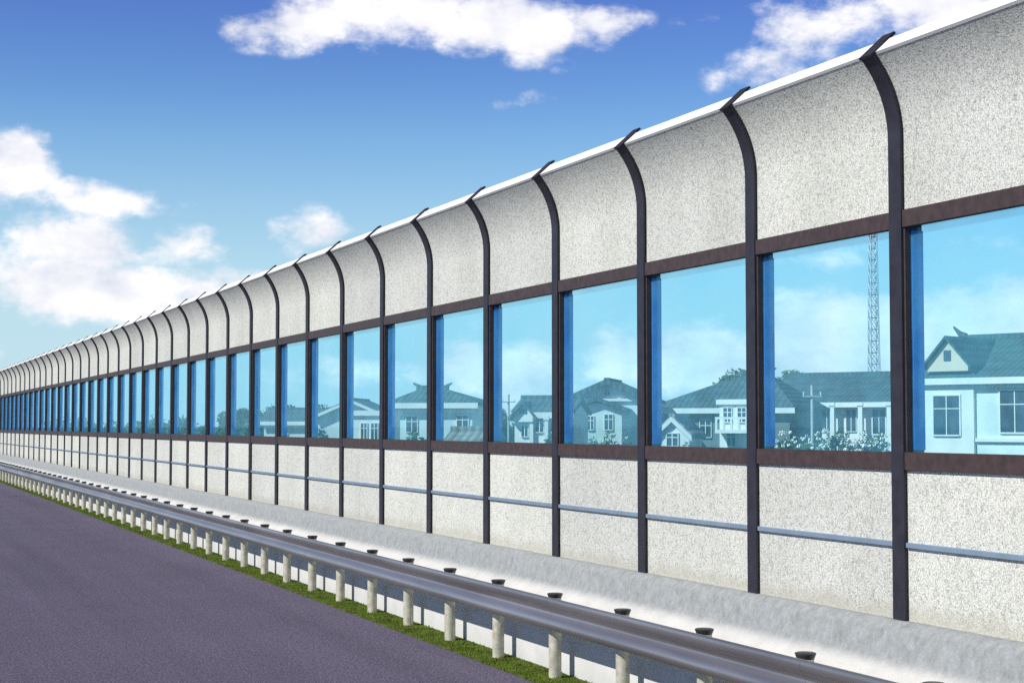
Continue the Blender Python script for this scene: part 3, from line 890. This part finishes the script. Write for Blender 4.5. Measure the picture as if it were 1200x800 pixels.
cover = math_n('MULTIPLY', math_n('MULTIPLY', mr.outputs[0], gate), .96)
# cloud colour: lit from above-left
n2 = wnoise(15, 6, .6, (.012, -.016, 0))
shade = math_n('ADD', math_n('MULTIPLY', math_n('SUBTRACT', n1, n2), 2.2), .62, True)
cr = nt.nodes.new('ShaderNodeMix'); cr.data_type = 'RGBA'
lnk(nt, shade, cr.inputs[0])
cr.inputs[6].default_value = (6.9, 7.3, 8.5, 1); cr.inputs[7].default_value = (12.0, 11.7, 11.7, 1)
hsv = nt.nodes.new('ShaderNodeHueSaturation'); hsv.inputs['Saturation'].default_value = 1.35; hsv.inputs['Value'].default_value = 1.38
lnk(nt, sky.outputs[0], hsv.inputs['Color'])
mx = nt.nodes.new('ShaderNodeMix'); mx.data_type = 'RGBA'
pale = nt.nodes.new('ShaderNodeMix'); pale.data_type = 'RGBA'      # pale air low over the horizon
pf = nt.nodes.new('ShaderNodeMapRange'); pf.interpolation_type = 'SMOOTHERSTEP'
pf.inputs['From Min'].default_value = R(13); pf.inputs['From Max'].default_value = R(-1)
pf.inputs['To Max'].default_value = .9
lnk(nt, el, pf.inputs['Value']); lnk(nt, pf.outputs[0], pale.inputs[0])
vi = nt.nodes.new('ShaderNodeValToRGB')                             # violet-blue and darker towards the zenith
ve = vi.color_ramp.elements
ve[0].position, ve[0].color = 0.06, (1, 1, 1, 1)
ve[1].position, ve[1].color = .38, (.17, .135, .14, 1)
k_ = ve.new(.105); k_.color = (1.03, .95, 1.0, 1)
k_ = ve.new(.16); k_.color = (1.0, .66, .94, 1)
k_ = ve.new(.22); k_.color = (.9, .52, .80, 1)
lnk(nt, math_n('DIVIDE', el, math.pi / 2), vi.inputs['Fac'])
vx = nt.nodes.new('ShaderNodeMix'); vx.data_type = 'RGBA'; vx.blend_type = 'MULTIPLY'; vx.inputs[0].default_value = 1
lnk(nt, hsv.outputs[0], vx.inputs[6]); lnk(nt, vi.outputs[0], vx.inputs[7])
lnk(nt, vx.outputs[2], pale.inputs[6]); pale.inputs[7].default_value = (5.2, 7.6, 9.1, 1)
lnk(nt, cover, mx.inputs[0]); lnk(nt, pale.outputs[2], mx.inputs[6]); lnk(nt, cr.outputs[2], mx.inputs[7])
lnk(nt, mx.outputs[2], bg.inputs['Color'])

sd = bpy.data.lights.new('sun', 'SUN'); sd.energy = 4.4; sd.angle = R(.5); sd.color = (1, .955, .88)
so = bpy.data.objects.new('sun', sd); col.objects.link(so)
to_sun = Vector((math.sin(SUN_AZ) * math.cos(SUN_EL), math.cos(SUN_AZ) * math.cos(SUN_EL), math.sin(SUN_EL)))
so.rotation_euler = to_sun.to_track_quat('Z', 'Y').to_euler()
so.location = (-20, 0, 30)

# ------------------------------------------------------------------ render settings
sc.view_settings.view_transform = 'Standard'
sc.view_settings.look = 'None'
sc.view_settings.exposure = .28
sc.view_settings.gamma = 1
sc.cycles.use_denoising = False
sc.cycles.transparent_max_bounces = 24
sc.cycles.max_bounces = 8
